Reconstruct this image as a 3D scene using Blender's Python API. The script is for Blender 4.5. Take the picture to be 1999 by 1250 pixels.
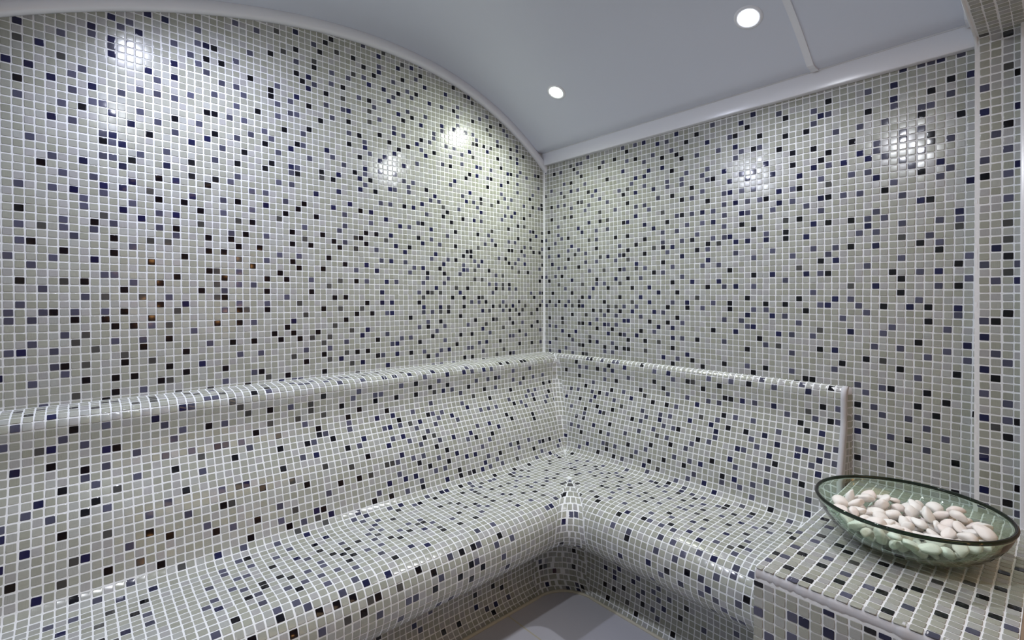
import bpy, bmesh, math, random
import numpy as np
from mathutils import Vector, Matrix

# ------------------------------------------------------------------ units
# everything is laid out in mosaic pitches (one tile + one joint = 22 mm);
# x runs along the right-hand wall, -y along the left-hand wall, z is up.
PIT = 0.022
ZF = -54.0                       # floor level in pitches
def W(p):
    p = np.asarray(p, float)
    q = p * PIT
    q[..., 2] = (p[..., 2] - ZF) * PIT
    return q
def V(x, y, z): return Vector((x * PIT, y * PIT, (z - ZF) * PIT))

for o in list(bpy.data.objects): bpy.data.objects.remove(o)
sc = bpy.context.scene
COL = sc.collection

# ------------------------------------------------------------------ camera
cam_d = bpy.data.cameras.new('camera'); cam = bpy.data.objects.new('camera', cam_d); COL.objects.link(cam)
sc.camera = cam
YAW, ROL = 0.8435, 0.0016
cam.location = V(84.796, -86.017, 2.342)
fw = Vector((-math.sin(YAW), math.cos(YAW), 0)); r0 = Vector((math.cos(YAW), math.sin(YAW), 0)); u0 = r0.cross(fw)
rr = r0 * math.cos(ROL) + u0 * math.sin(ROL); uu = -r0 * math.sin(ROL) + u0 * math.cos(ROL)
M = Matrix.Identity(4)
for i in range(3):
    M[i][0] = rr[i]; M[i][1] = uu[i]; M[i][2] = -fw[i]
M.translation = cam.location
cam.matrix_world = M
cam_d.sensor_fit = 'HORIZONTAL'; cam_d.sensor_width = 36.0
cam_d.lens = 36.0 * 958.3 / 1999.0
cam_d.shift_x = 0.0
cam_d.shift_y = -(625 - 578.07) / 1999.0
cam_d.clip_start = 0.01

# ------------------------------------------------------------------ world, exposure
wd = bpy.data.worlds.new('world'); sc.world = wd; wd.use_nodes = True
bg = wd.node_tree.nodes['Background']; bg.inputs[0].default_value = (0.55, 0.6, 0.7, 1); bg.inputs[1].default_value = 0.05
vs = sc.view_settings
vs.view_transform = 'Standard'; vs.look = 'None'; vs.gamma = 1.0; vs.use_curve_mapping = False
vs.exposure = 0.0

# ------------------------------------------------------------------ helpers
def tag(o, label=None, cat=None, group=None, kind=None):
    if label: o['label'] = label
    if cat: o['category'] = cat
    if group: o['group'] = group
    if kind: o['kind'] = kind
    return o
def empty(name, loc, label, cat, group=None):
    o = bpy.data.objects.new(name, None); COL.objects.link(o); o.location = loc
    o.empty_display_size = 0.05
    return tag(o, label, cat, group)
def link(name, me, parent=None, mats=()):
    o = bpy.data.objects.new(name, me); COL.objects.link(o)
    for m in mats:
        if m.name not in [x.name for x in me.materials]: me.materials.append(m)
    if parent:
        o.parent = parent
        o.matrix_parent_inverse = Matrix.Translation(-Vector(parent.location))
    return o
def mesh(name, verts, faces, smooth=False, mi=None):
    me = bpy.data.meshes.new(name)
    me.from_pydata([tuple(v) for v in verts], [], [tuple(f) for f in faces])
    me.update()
    if smooth: me.polygons.foreach_set('use_smooth', [True] * len(me.polygons))
    if mi is not None: me.polygons.foreach_set('material_index', list(mi))
    return me
def box_mesh(name, a, b, bev=0.0):
    import bmesh
    bm = bmesh.new(); bmesh.ops.create_cube(bm, size=1)
    A = V(*a); B = V(*b)
    for v in bm.verts:
        v.co = Vector([(A[i] + B[i]) / 2 + v.co[i] * abs(B[i] - A[i]) for i in range(3)])
    if bev: bmesh.ops.bevel(bm, geom=bm.edges[:], offset=bev * PIT, segments=3, affect='EDGES', profile=0.5)
    me = bpy.data.meshes.new(name); bm.to_mesh(me); bm.free()
    me.polygons.foreach_set('use_smooth', [bool(bev)] * len(me.polygons))
    return me

def bead(path, rad, name, parent, mat, seg=10, seed=1, amp=.12):
    rs = np.random.RandomState(seed); vsx, fs = [], []
    for i, (x, y, z) in enumerate(path):
        a = path[max(i - 1, 0)]; b = path[min(i + 1, len(path) - 1)]
        d = Vector([b[k] - a[k] for k in range(3)]).normalized()
        s1 = d.cross(Vector((0, 0, 1))); 
        if s1.length < .1: s1 = d.cross(Vector((0, 1, 0)))
        s1.normalize(); s2 = s1.cross(d)
        rd = rad * (1 + amp * rs.normal() * .6)
        for t in range(seg):
            th = 2 * math.pi * t / seg; q = s1 * math.cos(th) * rd + s2 * math.sin(th) * rd
            vsx.append(V(x + q.x, y + q.y, z + q.z))
    n = len(path)
    for i in range(n - 1):
        for t in range(seg): fs.append((i * seg + t, (i + 1) * seg + t, (i + 1) * seg + (t + 1) % seg, i * seg + (t + 1) % seg))
    return link(name, mesh(name, vsx, fs, True), parent, [mat])

# ------------------------------------------------------------------ materials
def new_mat(name):
    m = bpy.data.materials.new(name); m.use_nodes = True
    nt = m.node_tree; return m, nt, nt.nodes['Principled BSDF']
def simple(name, col, rough=0.5, noise=0.0, scale=8.0, bump=0.0, spec=0.5):
    m, nt, b = new_mat(name)
    b.inputs['Roughness'].default_value = rough
    b.inputs['Specular IOR Level'].default_value = spec
    tc = nt.nodes.new('ShaderNodeTexCoord')
    nz = nt.nodes.new('ShaderNodeTexNoise'); nz.inputs['Scale'].default_value = scale; nz.inputs['Detail'].default_value = 4
    nt.links.new(tc.outputs['Object'], nz.inputs['Vector'])
    rp = nt.nodes.new('ShaderNodeMapRange')
    rp.inputs['To Min'].default_value = 1 - noise; rp.inputs['To Max'].default_value = 1 + noise
    nt.links.new(nz.outputs['Fac'], rp.inputs['Value'])
    mx = nt.nodes.new('ShaderNodeVectorMath'); mx.operation = 'MULTIPLY'
    mx.inputs[0].default_value = col[:3]
    nt.links.new(rp.outputs['Result'], mx.inputs[1])
    nt.links.new(mx.outputs[0], b.inputs['Base Color'])
    if bump:
        bp = nt.nodes.new('ShaderNodeBump'); bp.inputs['Strength'].default_value = bump; bp.inputs['Distance'].default_value = 0.002
        nt.links.new(nz.outputs['Fac'], bp.inputs['Height']); nt.links.new(bp.outputs[0], b.inputs['Normal'])
    return m

def tile_material():
    m, nt, b = new_mat('glass_mosaic')
    N, L = nt.nodes, nt.links
    at = N.new('ShaderNodeAttribute'); at.attribute_name = 'tile_col'
    uv = N.new('ShaderNodeAttribute'); uv.attribute_name = 'tile_uv'
    outs = []
    for sx, sy in ((1.2, 26.0), (26.0, 1.2)):
        mp = N.new('ShaderNodeVectorMath'); mp.operation = 'MULTIPLY'; mp.inputs[1].default_value = (sx, sy, 1.0)
        L.new(uv.outputs['Vector'], mp.inputs[0])
        nz = N.new('ShaderNodeTexNoise'); nz.inputs['Scale'].default_value = 1.0; nz.inputs['Detail'].default_value = 1.5
        L.new(mp.outputs[0], nz.inputs['Vector']); outs.append(nz)
    sep = N.new('ShaderNodeSeparateXYZ'); L.new(uv.outputs['Vector'], sep.inputs[0])
    fr = N.new('ShaderNodeMath'); fr.operation = 'FRACT'; L.new(sep.outputs['Z'], fr.inputs[0])
    gt = N.new('ShaderNodeMath'); gt.operation = 'GREATER_THAN'; gt.inputs[1].default_value = 0.55; L.new(fr.outputs[0], gt.inputs[0])
    mx = N.new('ShaderNodeMix'); mx.data_type = 'FLOAT'
    L.new(gt.outputs[0], mx.inputs[0]); L.new(outs[0].outputs['Fac'], mx.inputs[2]); L.new(outs[1].outputs['Fac'], mx.inputs[3])
    rg = N.new('ShaderNodeMapRange'); rg.inputs['To Min'].default_value = 0.84; rg.inputs['To Max'].default_value = 1.16
    L.new(mx.outputs[0], rg.inputs['Value'])
    ml = N.new('ShaderNodeVectorMath'); ml.operation = 'MULTIPLY'
    L.new(at.outputs['Color'], ml.inputs[0]); L.new(rg.outputs['Result'], ml.inputs[1])
    L.new(ml.outputs[0], b.inputs['Base Color'])
    lum = N.new('ShaderNodeMapRange'); L.new(at.outputs['Fac'], lum.inputs['Value'])
    lum.inputs['From Min'].default_value = 0.02; lum.inputs['From Max'].default_value = 0.28
    lum.inputs['To Min'].default_value = 0.07; lum.inputs['To Max'].default_value = 0.17
    L.new(lum.outputs['Result'], b.inputs['Roughness'])
    b.inputs['IOR'].default_value = 1.5
    b.inputs['Specular IOR Level'].default_value = 0.42
    return m
TILE = tile_material()
GROUT = simple('white_grout', (0.69, 0.70, 0.72), 0.85, 0.07, 60, 0.3, 0.2)
GROUT_W = simple('smeared_grout', (0.50, 0.50, 0.53), 0.8, 0.10, 30, 0.4, 0.25)
PVC = simple('white_trim', (0.72, 0.73, 0.78), 0.22, 0.02, 5, 0, 0.5)
CEIL = simple('satin_ceiling', (0.60, 0.63, 0.72), 0.30, 0.02, 3, 0, 0.4)

# ------------------------------------------------------------------ mosaic builder
RND = np.random.RandomState(7)
PALE = np.array([(0.300, 0.306, 0.268), (0.315, 0.320, 0.292), (0.278, 0.284, 0.242), (0.322, 0.330, 0.318), (0.318, 0.316, 0.318)])
BLACK = np.array([0.003, 0.003, 0.006]); NAVY = np.array([0.010, 0.011, 0.045]); SLATE = np.array([0.062, 0.063, 0.098]); SMOKE = np.array([0.052, 0.052, 0.052])
CLS = {'b': BLACK, 'n': NAVY, 's': SLATE, 'g': SMOKE}
def pale(n):
    c = PALE[RND.choice(5, n, p=[.34, .24, .16, .13, .13])]
    return c * RND.uniform(0.93, 1.07, (n, 1))
def random_class(n):
    """the loose sprinkle of dark tiles of the blend"""
    q = RND.rand(n); out = np.full(n, '', dtype='<U1')
    out[q < .038] = 'b'; out[(q >= .038) & (q < .060)] = 'n'; out[(q >= .060) & (q < .105)] = 's'; out[(q >= .105) & (q < .118)] = 'g'
    return out
# unit outline of a tile: 8 points, corners slightly cut
K = 0.075
OUT = np.array([(K, 0), (1 - K, 0), (1, K), (1, 1 - K), (1 - K, 1), (K, 1), (0, 1 - K), (0, K)])
RINGS = ((1.0, 0.02), (0.985, 0.086), (0.945, 0.101), (0.89, 0.106), (0.83, 0.1065))
def build_mosaic(name, cells, surf, cls, extra=None, gap=0.15, parent=None, grout=None):
    """cells: (n,4,2) uv corners of full cells; surf(u,v)->P,N in pitches; cls: n class letters;
       extra: (verts, quads) of the grout bed. One mesh object comes out."""
    cells = np.asarray(cells, float).reshape(-1, 4, 2); n = len(cells)
    col = pale(n)
    for k, c in CLS.items():
        s = np.array([x == k for x in cls]); 
        if s.any(): col[s] = c * RND.uniform(0.75, 1.3, (s.sum(), 1))
    # inset by the joint, plus a little hand-laid jitter
    ctr = cells.mean(1, keepdims=True)
    wu = np.linalg.norm(cells[:, 1] - cells[:, 0], axis=1); wv = np.linalg.norm(cells[:, 3] - cells[:, 0], axis=1)
    fu = np.clip(1 - gap / np.maximum(wu, .2), .3, 1); fv = np.clip(1 - gap / np.maximum(wv, .2), .3, 1)
    jit = RND.normal(0, .017, (n, 1, 2))
    vs_, uvs = [], []
    tilt = RND.normal(0, .008, (n, 2)); rnd = RND.rand(n)
    ang = RND.normal(0, .016, n)
    for sc_, h in RINGS:
        o = (OUT - .5) * sc_                                   # 8,2
        a = o[None, :, 0] * fu[:, None] + .5; b = o[None, :, 1] * fv[:, None] + .5
        a2 = a - (b - .5) * ang[:, None]; b2 = b + (a - .5) * ang[:, None]
        c0, c1, c2, c3 = [cells[:, i][:, None, :] for i in range(4)]
        q = (c0 * ((1 - a2) * (1 - b2))[..., None] + c1 * (a2 * (1 - b2))[..., None] + c2 * (a2 * b2)[..., None] + c3 * ((1 - a2) * b2)[..., None]) + jit
        P, Nn = surf(q[..., 0], q[..., 1])
        hh = h + (a - .5) * tilt[:, :1] + (b - .5) * tilt[:, 1:]
        vs_.append(P + Nn * hh[..., None])
        uvs.append(np.stack([a * 1.0 + (np.arange(n) * 7.13 % 97)[:, None], b + (np.arange(n) * 3.7 % 89)[:, None], np.broadcast_to(rnd[:, None], a.shape)], -1))
    Vt = np.stack(vs_, 1).reshape(n, len(RINGS) * 8, 3); UVt = np.stack(uvs, 1).reshape(-1, 3)
    base = np.arange(n)[:, None] * (len(RINGS) * 8)
    quads = []
    for rg in range(len(RINGS) - 1):
        for k in range(8):
            k2 = (k + 1) % 8
            quads.append([rg * 8 + k, rg * 8 + k2, (rg + 1) * 8 + k2, (rg + 1) * 8 + k])
    quads = np.array(quads)
    Fq = (base[:, :, None] + quads[None]).reshape(-1, 4)
    top = (base + (len(RINGS) - 1) * 8 + np.arange(8)[None])
    verts = W(Vt.reshape(-1, 3))
    nt_ = len(verts)
    ccol = np.repeat(col, len(RINGS) * 8, axis=0)
    gm = GROUT if grout is None else grout
    if extra is not None:
        gv, gf = extra
        verts = np.vstack([verts, W(gv)]); gf = np.asarray(gf) + nt_
        ccol = np.vstack([ccol, np.full((len(gv), 3), .5)]); UVt = np.vstack([UVt, np.zeros((len(gv), 3))])
    else: gf = np.zeros((0, 4), int)
    me = bpy.data.meshes.new(name)
    me.vertices.add(len(verts)); me.vertices.foreach_set('co', verts.astype(np.float32).ravel())
    nq = len(Fq); ng = len(gf); N8 = len(top)
    loops = np.concatenate([Fq.ravel(), top.ravel(), gf.ravel()])
    tot = np.concatenate([np.full(nq, 4), np.full(N8, 8), np.full(ng, 4)])
    start = np.concatenate([[0], np.cumsum(tot)[:-1]]) if len(tot) else tot
    me.loops.add(len(loops)); me.loops.foreach_set('vertex_index', loops.astype(np.int32))
    me.polygons.add(len(tot)); me.polygons.foreach_set('loop_start', start.astype(np.int32)); me.polygons.foreach_set('loop_total', tot.astype(np.int32))
    me.polygons.foreach_set('use_smooth', np.ones(len(tot), bool))
    me.materials.append(TILE); me.materials.append(gm)
    me.polygons.foreach_set('material_index', np.concatenate([np.zeros(nq + N8), np.ones(ng)]).astype(np.int32))
    me.update(calc_edges=True)
    ca = me.attributes.new('tile_col', 'FLOAT_COLOR', 'POINT')
    ca.data.foreach_set('color', np.hstack([ccol, np.ones((len(ccol), 1))]).astype(np.float32).ravel())
    ua = me.attributes.new('tile_uv', 'FLOAT_VECTOR', 'POINT'); ua.data.foreach_set('vector', UVt.astype(np.float32).ravel())
    me.validate()
    o = link(name, me, parent)
    return o
def grid_bed(us, vs2, surf, h=0.078):
    U, Vv = np.meshgrid(us, vs2, indexing='ij')
    P, Nn = surf(U, Vv); P = P + Nn * h
    a, b = U.shape; idx = np.arange(a * b).reshape(a, b)
    f = np.stack([idx[:-1, :-1], idx[1:, :-1], idx[1:, 1:], idx[:-1, 1:]], -1).reshape(-1, 4)
    return P.reshape(-1, 3), f
def bed2(P, Nn, h=0.078):
    P = P + Nn * h; a, b = P.shape[:2]; idx = np.arange(a * b).reshape(a, b)
    f = np.stack([idx[:-1, :-1], idx[1:, :-1], idx[1:, 1:], idx[:-1, 1:]], -1).reshape(-1, 4)
    return P.reshape(-1, 3), f
def rect(u0, u1, v0, v1): return [(u0, v0), (u1, v0), (u1, v1), (u0, v1)]

# ---- where the dark tiles sit (column, row) per surface, as laid in the room
LAYOUT = {}
#LAYOUT_BEGIN
def read_layout(txt):
    t = {}
    for row in txt.split(';'):
        j, body = row.split(':')
        for q in body.split(): t[(int(q[:-1]), int(j))] = q[-1]
    return t
WARP = {
  'L': ([-0.0656, -0.182, 0.2679, 0.3247, 0.0498, 0.2107, 0.0091, -0.0262, -0.0582], [-0.1939, 0.1939, 0.3203, 0.4637, -0.0087, -0.0688, 0.156, -0.0112, -0.2163]),
  'R': ([0.71, -1.8092, 0.5144, -0.4116, -0.0705, 0.8618, 0.0481, 0.1318, -0.1301], [-0.0187, -0.4719, 0.2949, 0.7009, 0.1205, 0.3677, -0.1288, -0.0228, -0.1683]),
}
LAYOUT['L'] = read_layout('-12:4s 10b 18g 22g 27b 32n 34s 35s 45g 61s 63s 66s 74b;-11:7g 11b 14s 24s 30g 33b 39b 51n 69b 71b 78g 82b 83s;-10:16b 17g 28s 29b 44g 46n 60b 62s 74s 80g;-9:3s 8b 11b 13b 19b 24b 36b 40g 42n 49b 50s 53n 56b 59s 63s 65n 70s 71s 85b 89b 92s;-8:0n 6s 17b 21n 34g 39b 43g 45b 47b 67b 73s 75n 79b;-7:5s 6b 8g 12b 15g 26s 29s 36s 40s 52s 53n 58b 64s 82s 83s 87s;-6:12g 19b 39g 43s 49b 54s 56s 61b 68b 71b 76s 85b 92s;-5:1s 2n 5s 9g 14b 22s 25b 28b 32b 35b 37g 40g 46n 51s 62s 74n 80g 89b;-4:3s 7g 11s 14s 17b 31b 34b 38b 44g 47n 58s 60b 64s 70s 75g 83b 86s 91b;-3:6s 8g 20s 33b 41g 60s 63b 72b 77b 78g 82g;-2:11b 13b 15s 17g 23b 26b 28s 34n 43b 56b 68b 85b 89g;-1:1s 3s 7b 10b 15b 36g 45b 48b 51s 52n 59s 61s 63g 65b 74n 76g 80s 82b 84g 86g 91b;0:1s 4s 5b 7s 10s 12b 18g 24s 26b 27g 30b 39b 42g 46g 59n 63n 65g 69b 77b 79g 81g 83n 87g 92b;1:2s 16b 19n 26s 30s 35g 47b 50n 52n 58b 71s 73s 75b 80s 85g 93s;2:8s 10g 14g 17s 23g 24b 33s 41b 43b 59g 66b 69b 73b 74g 90b;3:4s 12b 21b 24s 30b 37b 50n 58s 60b 61g 63g 68n 77s 89s 92s 93b;4:2b 6g 8b 13s 16b 23g 26s 28s 40g 62n 67g 70b 78b 80g 82s 84s;5:10s 11s 18b 24b 30b 33b 37s 42g 45b 47s 51n 53s 59s 64s 76s 78s 80g 82b;6:3s 22b 23g 26s 32b 60s 65s 72g 74g 92b;7:1s 5s 9n 15b 28b 35b 39b 45s 49n 56s 60b 64b 68s 78s 80g 93b;8:6b 11b 19b 26g 30s 34b 43b 47n 57s 59n 63b 69n 70s 72g 76b 85g 88b;9:2s 3b 13s 22b 24b 32s 35s 40b 50s 52n 55s 64n 69s 73s 83g 92s;10:7s 11b 15g 17g 26b 29b 61s 65s 67b 72s 74n 82b 84s 87n 93b;11:2s 4g 6s 9s 18s 22b 25b 34b 37b 42b 45g 49s 55n 62n 69b 71b 79s 81b 85s;12:6s 9b 11s 16s 18b 25s 27b 30s 36g 41b 43s 47b 53n 56b 70b 71b 87s 93g;13:2b 10g 14n 21g 34b 39b 45g 46b 51g 59n 63s 67b 73g 82b 83b 86b 90b 92b;14:8s 12n 16s 18n 26g 28b 36s 42s 47b 49b 52n 58b 61s 75s 78b 87s 89g 93s;15:8s 13s 21b 24s 32g 43s 65s 77s 82s 84s;16:2s 5s 7n 10s 16b 19b 28s 33b 38b 48s 54n 56s 61n 67b 73b 76s 85b 89b 93b;17:10n 12n 15g 20n 24s 26b 30n 35b 43s 51n 58s 59b 77g 91n;18:6s 9s 13n 33s 36b 41n 46b 48n 66b 82b 89s 90b 93g;19:4b 16b 18n 22b 28s 30s 44n 60s 64b 69b 72n 74s 85b 87g;20:5s 8n 12n 20b 23b 25s 38n 50s 52s 55b 57n 65b 80s;21:10s 11s 13b 17n 26s 32s 34s 42n 59n 64g 68s 74n 81s 83n 87b 94b;22:3s 14s 20b 46n 49b 61s 63s 73s 84n 89g;23:10b 11s 12n 17s 23s 26b 30b 34s 35b 39g 41b 47s 52n 53s 56s 62n 70n 72s 74g 77g 82s;24:10s 11n 31b 34n 35s 39b 42n 46n 48b 56s 60b 69s 74b 79b 87s 90b 92s 93b;25:5n 7s 15b 20n 24s 27b 45b 47s 55s 57s 71n 81s 83s 93b;26:13n 18s 22n 32s 37s 43s 47n 50s 53s 66s 80s 89b;27:2s 6s 8b 11n 16s 23b 26s 30b 34n 41s 67n 76b 85s 90s;28:9s 10s 14s 18b 21s 28s 31s 35b 36s 40n 46b 50n 55n 70b 80n;29:2b 7s 30s 48s 51n 58s 71b 73n 76s 77b 82b 85s 92s;30:5n 9n 12s 22b 23b 25s 27s 33b 36s 44b 47n 53n 64s 66b;31:1n 3n 7s 14s 16s 18s 37b 47s 54b 60n 69s 73n 74s 77s 82n 83b 85s 88s;32:8s 20s 26s 29b 32s 44s 46b 52b 56b 59s 62b 66s 80b 86s 91s 92b;33:6g 16s 23s 34s 35s 39b 50b 58n 69s 72g;34:2g 4n 15n 18n 27s 32s 41s 44b 53n 55s 59b 61s 65s 67s 71n 79b 85n;35:11n 24s 26s 31b 34s 37b 48g 53s 62s 76n 83b 85s;36:2n 6s 11s 18n 22s 31b 35n 40s 43s 44n 50s 62s 72g 73b 75b 77g 87b;37:9s 11n 13s 21s 28b 32s 48g 55b 59n 64s 73s 79b 80g 83b 85s;38:9n 20s 22b 24b 37n 40b 43g 49s 54n 57b 64n 67n 70s 72s 79s 85s;39:12s 14n 18s 26s 36b 38s 46s 48b 56s 60s 68s 77g;40:11n 13s 21s 22n 23b 35b 37n 41s 43b 52n 76g 82s;41:28s 53s 68s 72b 77b 81s;42:15n 17n 21s 31b 35s 38b 41s 44s 48n 51n 54b 57s 61n 64s 67b 74s 80b;43:33g 38g 45g 47s 56s 58b 68s 76s;44:35b 49b 53s;45:26s 29s 39b 47b 50n 55b 60n 65n 72g;46:32g 38s 42g 45b 50s 58s 70g 71n;47:35n 40b 54n 59b 67b;48:41b 50n 55g 57n;49:47s 51g 59s')
LAYOUT['R'] = read_layout('-46:8s 11n;-43:9g;-34:7n;-31:6s 8g;-24:76b;-22:65b 69b;-20:67s 76b;-19:4b 73s;-18:65n 69s 71b;-17:66b 75s;-16:65s 73s;-15:68s 71s;-14:4n 65b 67s 74b;-13:72b 78b;-12:66s 75b;-11:3s 6n 10s 13b 14g 35b 41b 50b 58b 59b 65s 68s 69b 73b;-10:8s 19s 21s 33n 36s 39b 45b 49s 52b 56s;-9:1s 3n 12g 13b 19b 22b 24b 25b 29g 38n 62s 72s;-8:5g 10s 15b 17n 21s 35b 63b 70b 76b;-7:1n 9b 15g 25b 29b 32g 49b 56s 66b 68g;-6:7n 11n 20n 23b 24s 27n 35n 37s 40b 45s 52s 54g 60b 62n 73s 77s;-5:3s 5s 17b 21b 28b 31s 51b 67s 70s 75s;-4:7g 12g 13b 15n 19n 20s 22s 32n 35n 43b 47n 54n 56s 59s 72b 77n;-3:3b 7b 17s 24n 25n 30b 34b 37s 49s 50n 60g 64n 68s;-2:1s 10b 14g 19s 22s 28s 36b 45s 48s 57s 69s 75s;-1:16b 18g 20b 23b 26n 31n 33s 49n 53n 55s 63s 73b;0:2s 5s 8n 10g 12b 13n 20g 22g 24s 27s 34b 38b 41s 46b 50s 52s 58b 66s 76s;1:3b 6b 9s 12g 19b 26g 30n 35s 38n 43s 46b 52b 55b 60s 61n 65s 68b 71n 73b 76n;2:13b 15n 23b 28n 40g 49b 57b 62n 64s 72s;3:4b 10b 32n 36b 59s 70b;4:8s 16n 20b 26b 30n 42b 45s 47n 50s 64g 67n 74s 76b;5:6g 13g 17s 19s 23g 35b 39n 44n 55s 70b 77s;6:3b 10n 17b 22n 25b 28s 37s 50b 53n 58n 60s 61b 69b 72s 74n;7:2s 5s 7b 31b 33s 46b 57g 66s 76b;8:15s 19g 23b 24s 27g 29s 35s 41s 44s 60b 62n 70s 77s;9:6s 8s 12b 27n 33b 42n 50s 56s 61s 74b;10:4n 14s 17s 22s 25g 37n 47s 53s 59s 62s 64b 67n 72b 74s;11:9b 18g 20n 23s 24b 29b 34s 40b 42s 70g 73s;12:3s 6n 11g 14s 25b 31g 33b 35n 42b 44g 47n 49n 52n 55b 58n 65s 67s 76g;13:9s 12s 17b 23s 27b 33s 37s 39b 43s 45s 46n 52s 55b 66n 70s 74s 76s;14:3b 10n 29b 40s 50b 59n 61b 64b 66s 68s 76n;15:5s 15g 17s 22b 25b 33s 36s 45s 48b 55g 57b 67s;16:2s 7s 9b 31n 38s 41s 43n 51s 60s 72n 73b;17:6s 13n 17s 20s 29n 34b 45s 48n 49s 53s 58s 70s;18:3b 12n 24b 25n 36s 37b 39s 41n 43s 54n 56s 60n 61b 63s 65s 68b 77n;19:6s 15n 18b 20g 27n 33g 45s 47n 49s 51s 52b 69s 74s;20:30s 42b 54n 56s 57b 61g 67n 72b 75s;21:4b 8g 10b 18g 22s 27s 29s 37b 39s 45s 46n 48s 50s 60s 64s 66s 71s 74n;22:14s 25b 32s 35b 41s 57n 70s;23:10s 15s 20s 39b 46n 49n 53n 59n 61s 63n 66n 68s 72s;24:4b 6s 8s 12b 13b 18s 24b 27n 31n 34s 37s 42s 43b 48s 50s 56b 60b 65n 67s 73b 75s;25:16s 23s 25g 29s 34s 37s 41s 45n 52n 61b 67s 70n 73b;26:8g 15b 17n 26s 38s 42s 56b 59b 64b 70s 72s;27:2b 7s 10n 12s 27n 29n 35b 47s 54b 76b;28:4s 14s 20b 30n 33n 48s 50b 51s 62s 65s 68s 72b;29:8s 10b 24n 37b 40s 44s 47n 55b 58b 72s 73s;30:13b 29s 33b 36b 51b 59s 66b 69s 75s;31:12s 18b 25s 27b 31s 35s 42n 46s 47b 60n 61s 69n 73b;32:5b 7s 11b 19s 22b 38b 49b 55b 59s 75b 77n;33:2s 10g 12s 13s 25b 32n 34s 40b 48n 54s 61b 66s 69n;34:15s 24s 27s 29n 36n 43s 50n;35:70n 72s 73s 74n 76s')
LAYOUT['BL'] = read_layout('1:2g 4g 10g 11g 15g 19g 22s 29g 46g 48g;2:7g 15g 20g 33s 36s 39s 41s 42s 45g;3:3g 9g 13g 15g 23g 29b 34s 35s 38s 52g;4:5n 21s 22s 27b 29s 40s 44s 48n 50n 53n 58n 66s 75b 77b 81b 82b;5:2s 18n 19s 24g 56s 61n 65n 67s 70n 72s;6:7b 10s 15n 25g 37b 43s 51s 54b 59s 78s 83s;7:1s 6s 16s 26g 29b 32s 35g 42s 46s 47s 57b 61b 68s 71s 73b 74s;8:4g 5n 8s 18s 21b 23s 35g 40b 46b 50b 54b 58g 60n 62s 66b 78s 81b 84s 87s;9:10n 11b 17s 29g 33g 37g 43b 64s 70b 73s 80s;10:2n 5b 13s 27b 34s 41b 48b 57s 67g 77b 87b 89b;11:8b 10s 16s 19s 22n 23s 25s 30g 36b 41s 46n 49n 53s 64s 71b 82s 84s;12:8s 20g 26s 36b 37s 41s 50b 56b 57s 59s 65n 76s 81s 83s 88b;13:6b 9s 13s 17b 24b 30b 34b 35s 38b 47s 48n 50s 52g 54n 58s 61n 68s 70s 72s 77b 79s 83b 87s;14:4n 11g 20s 43n 53s 57s 62s 80s 86s 89n;15:3s 9b 33s 35n 40b 42s 48s 50n 55s 74b;16:1s 5s 8b 10s 18b 30b 47n 51s 54b 56g 66s 69n 75b 81b;17:1n 16s 22s 24g 25n 36g 43b 53s 57s 60n 64n 71n 81b;18:6b 14s 27b 31g 40g 49n 56b 63s 65b 69b;19:3n 10g 18s 22b 23g 33b 46g 47g 48s 51s 53s 58b 68s;20:1n 14b 38b 41b 43g 52b 56s 60n 66s;21:7g 8n 12s 16b 20s 29s 36s 48s 54b 58b 62n 64n 73s 75b 78s;22:2b 21b 23s 26b 31g 46n 49n 51n 55s 57s 67s 70b 75s 81s 82b 84b;23:6g 10b 13g 29s 34n 35b 44s 52s 60b 66n 69s 79b 87n;24:4n 15b 25b 30b 32s 34g 36n 43b 46b 49s 52b 57n 60b 62g 63b 65n 67s 70s 74g 81s 86s;25:7b 12s 17g 21n 24s 31g 35g 40s 79s 83n;26:9s 28s 32n 39s 41n 45s 47n 52s 55n 56n 59b 61s 67b 72b 76b 84n;27:11n 14n 23s 24b 40s 46b 49s 50b 53b 61s 63g 65s 66s 70b 71s 73g 81g 84b;28:5s 7s 21s 29s 34n 42s 58b 60s 62s 70b 74g 80b;29:10g 13b 21s 24s 27s 32b 41n 44b 60b 71s;30:6n 40s 52b 54g 60g 63b 65b 67g 69s 72s 77b;31:9g 12b 19s 22s 23s 26b 29n 32b 35s 39s 41s 55b;32:13s 30s 37b 40b 45s 47s 60b 67s 80g;33:21s 33b 35b 39s 43s 46g 47b 55g 57b 63n 69b 71s 74n 77b;34:9b 11n 13s 19s 22s 24b 26b 31s 34b 41b 44b 48s 53b 57s 60b 64b 69s 73n 75b;35:10g 18s 24b 27b 29s 31s 35b 37s 39s 42b 46n 51s 58s 66b 71b;36:19n 22b 23s 34b 48g 56s 62g 68b;37:26s 28s 30s 32s 38s 48b 51b 54b 74b 75g;38:23s 27b 34s 42n 62n 65s 68g;39:20b 30s 39b 44n;40:18s 24s 26s 33s 52s 55s 69s 71g;41:24b 27s 31s 34n 37n 66s 67n;42:21b 28b 30b 32b 41b 46s 48b 50b 51s 55b;43:25b 34g 35b 38g 43b 54s 57s;44:28s 31g 33b 44s 49b 50s;45:35s 39s 40s 43b 47b 51b 55s;46:49b;47:38s 56n;48:44n 46n;64:41b 50s;65:47n 59b 63b;66:48s 65b;67:59n;68:52b 55b 61s 63n 66s;69:62b')
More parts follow.
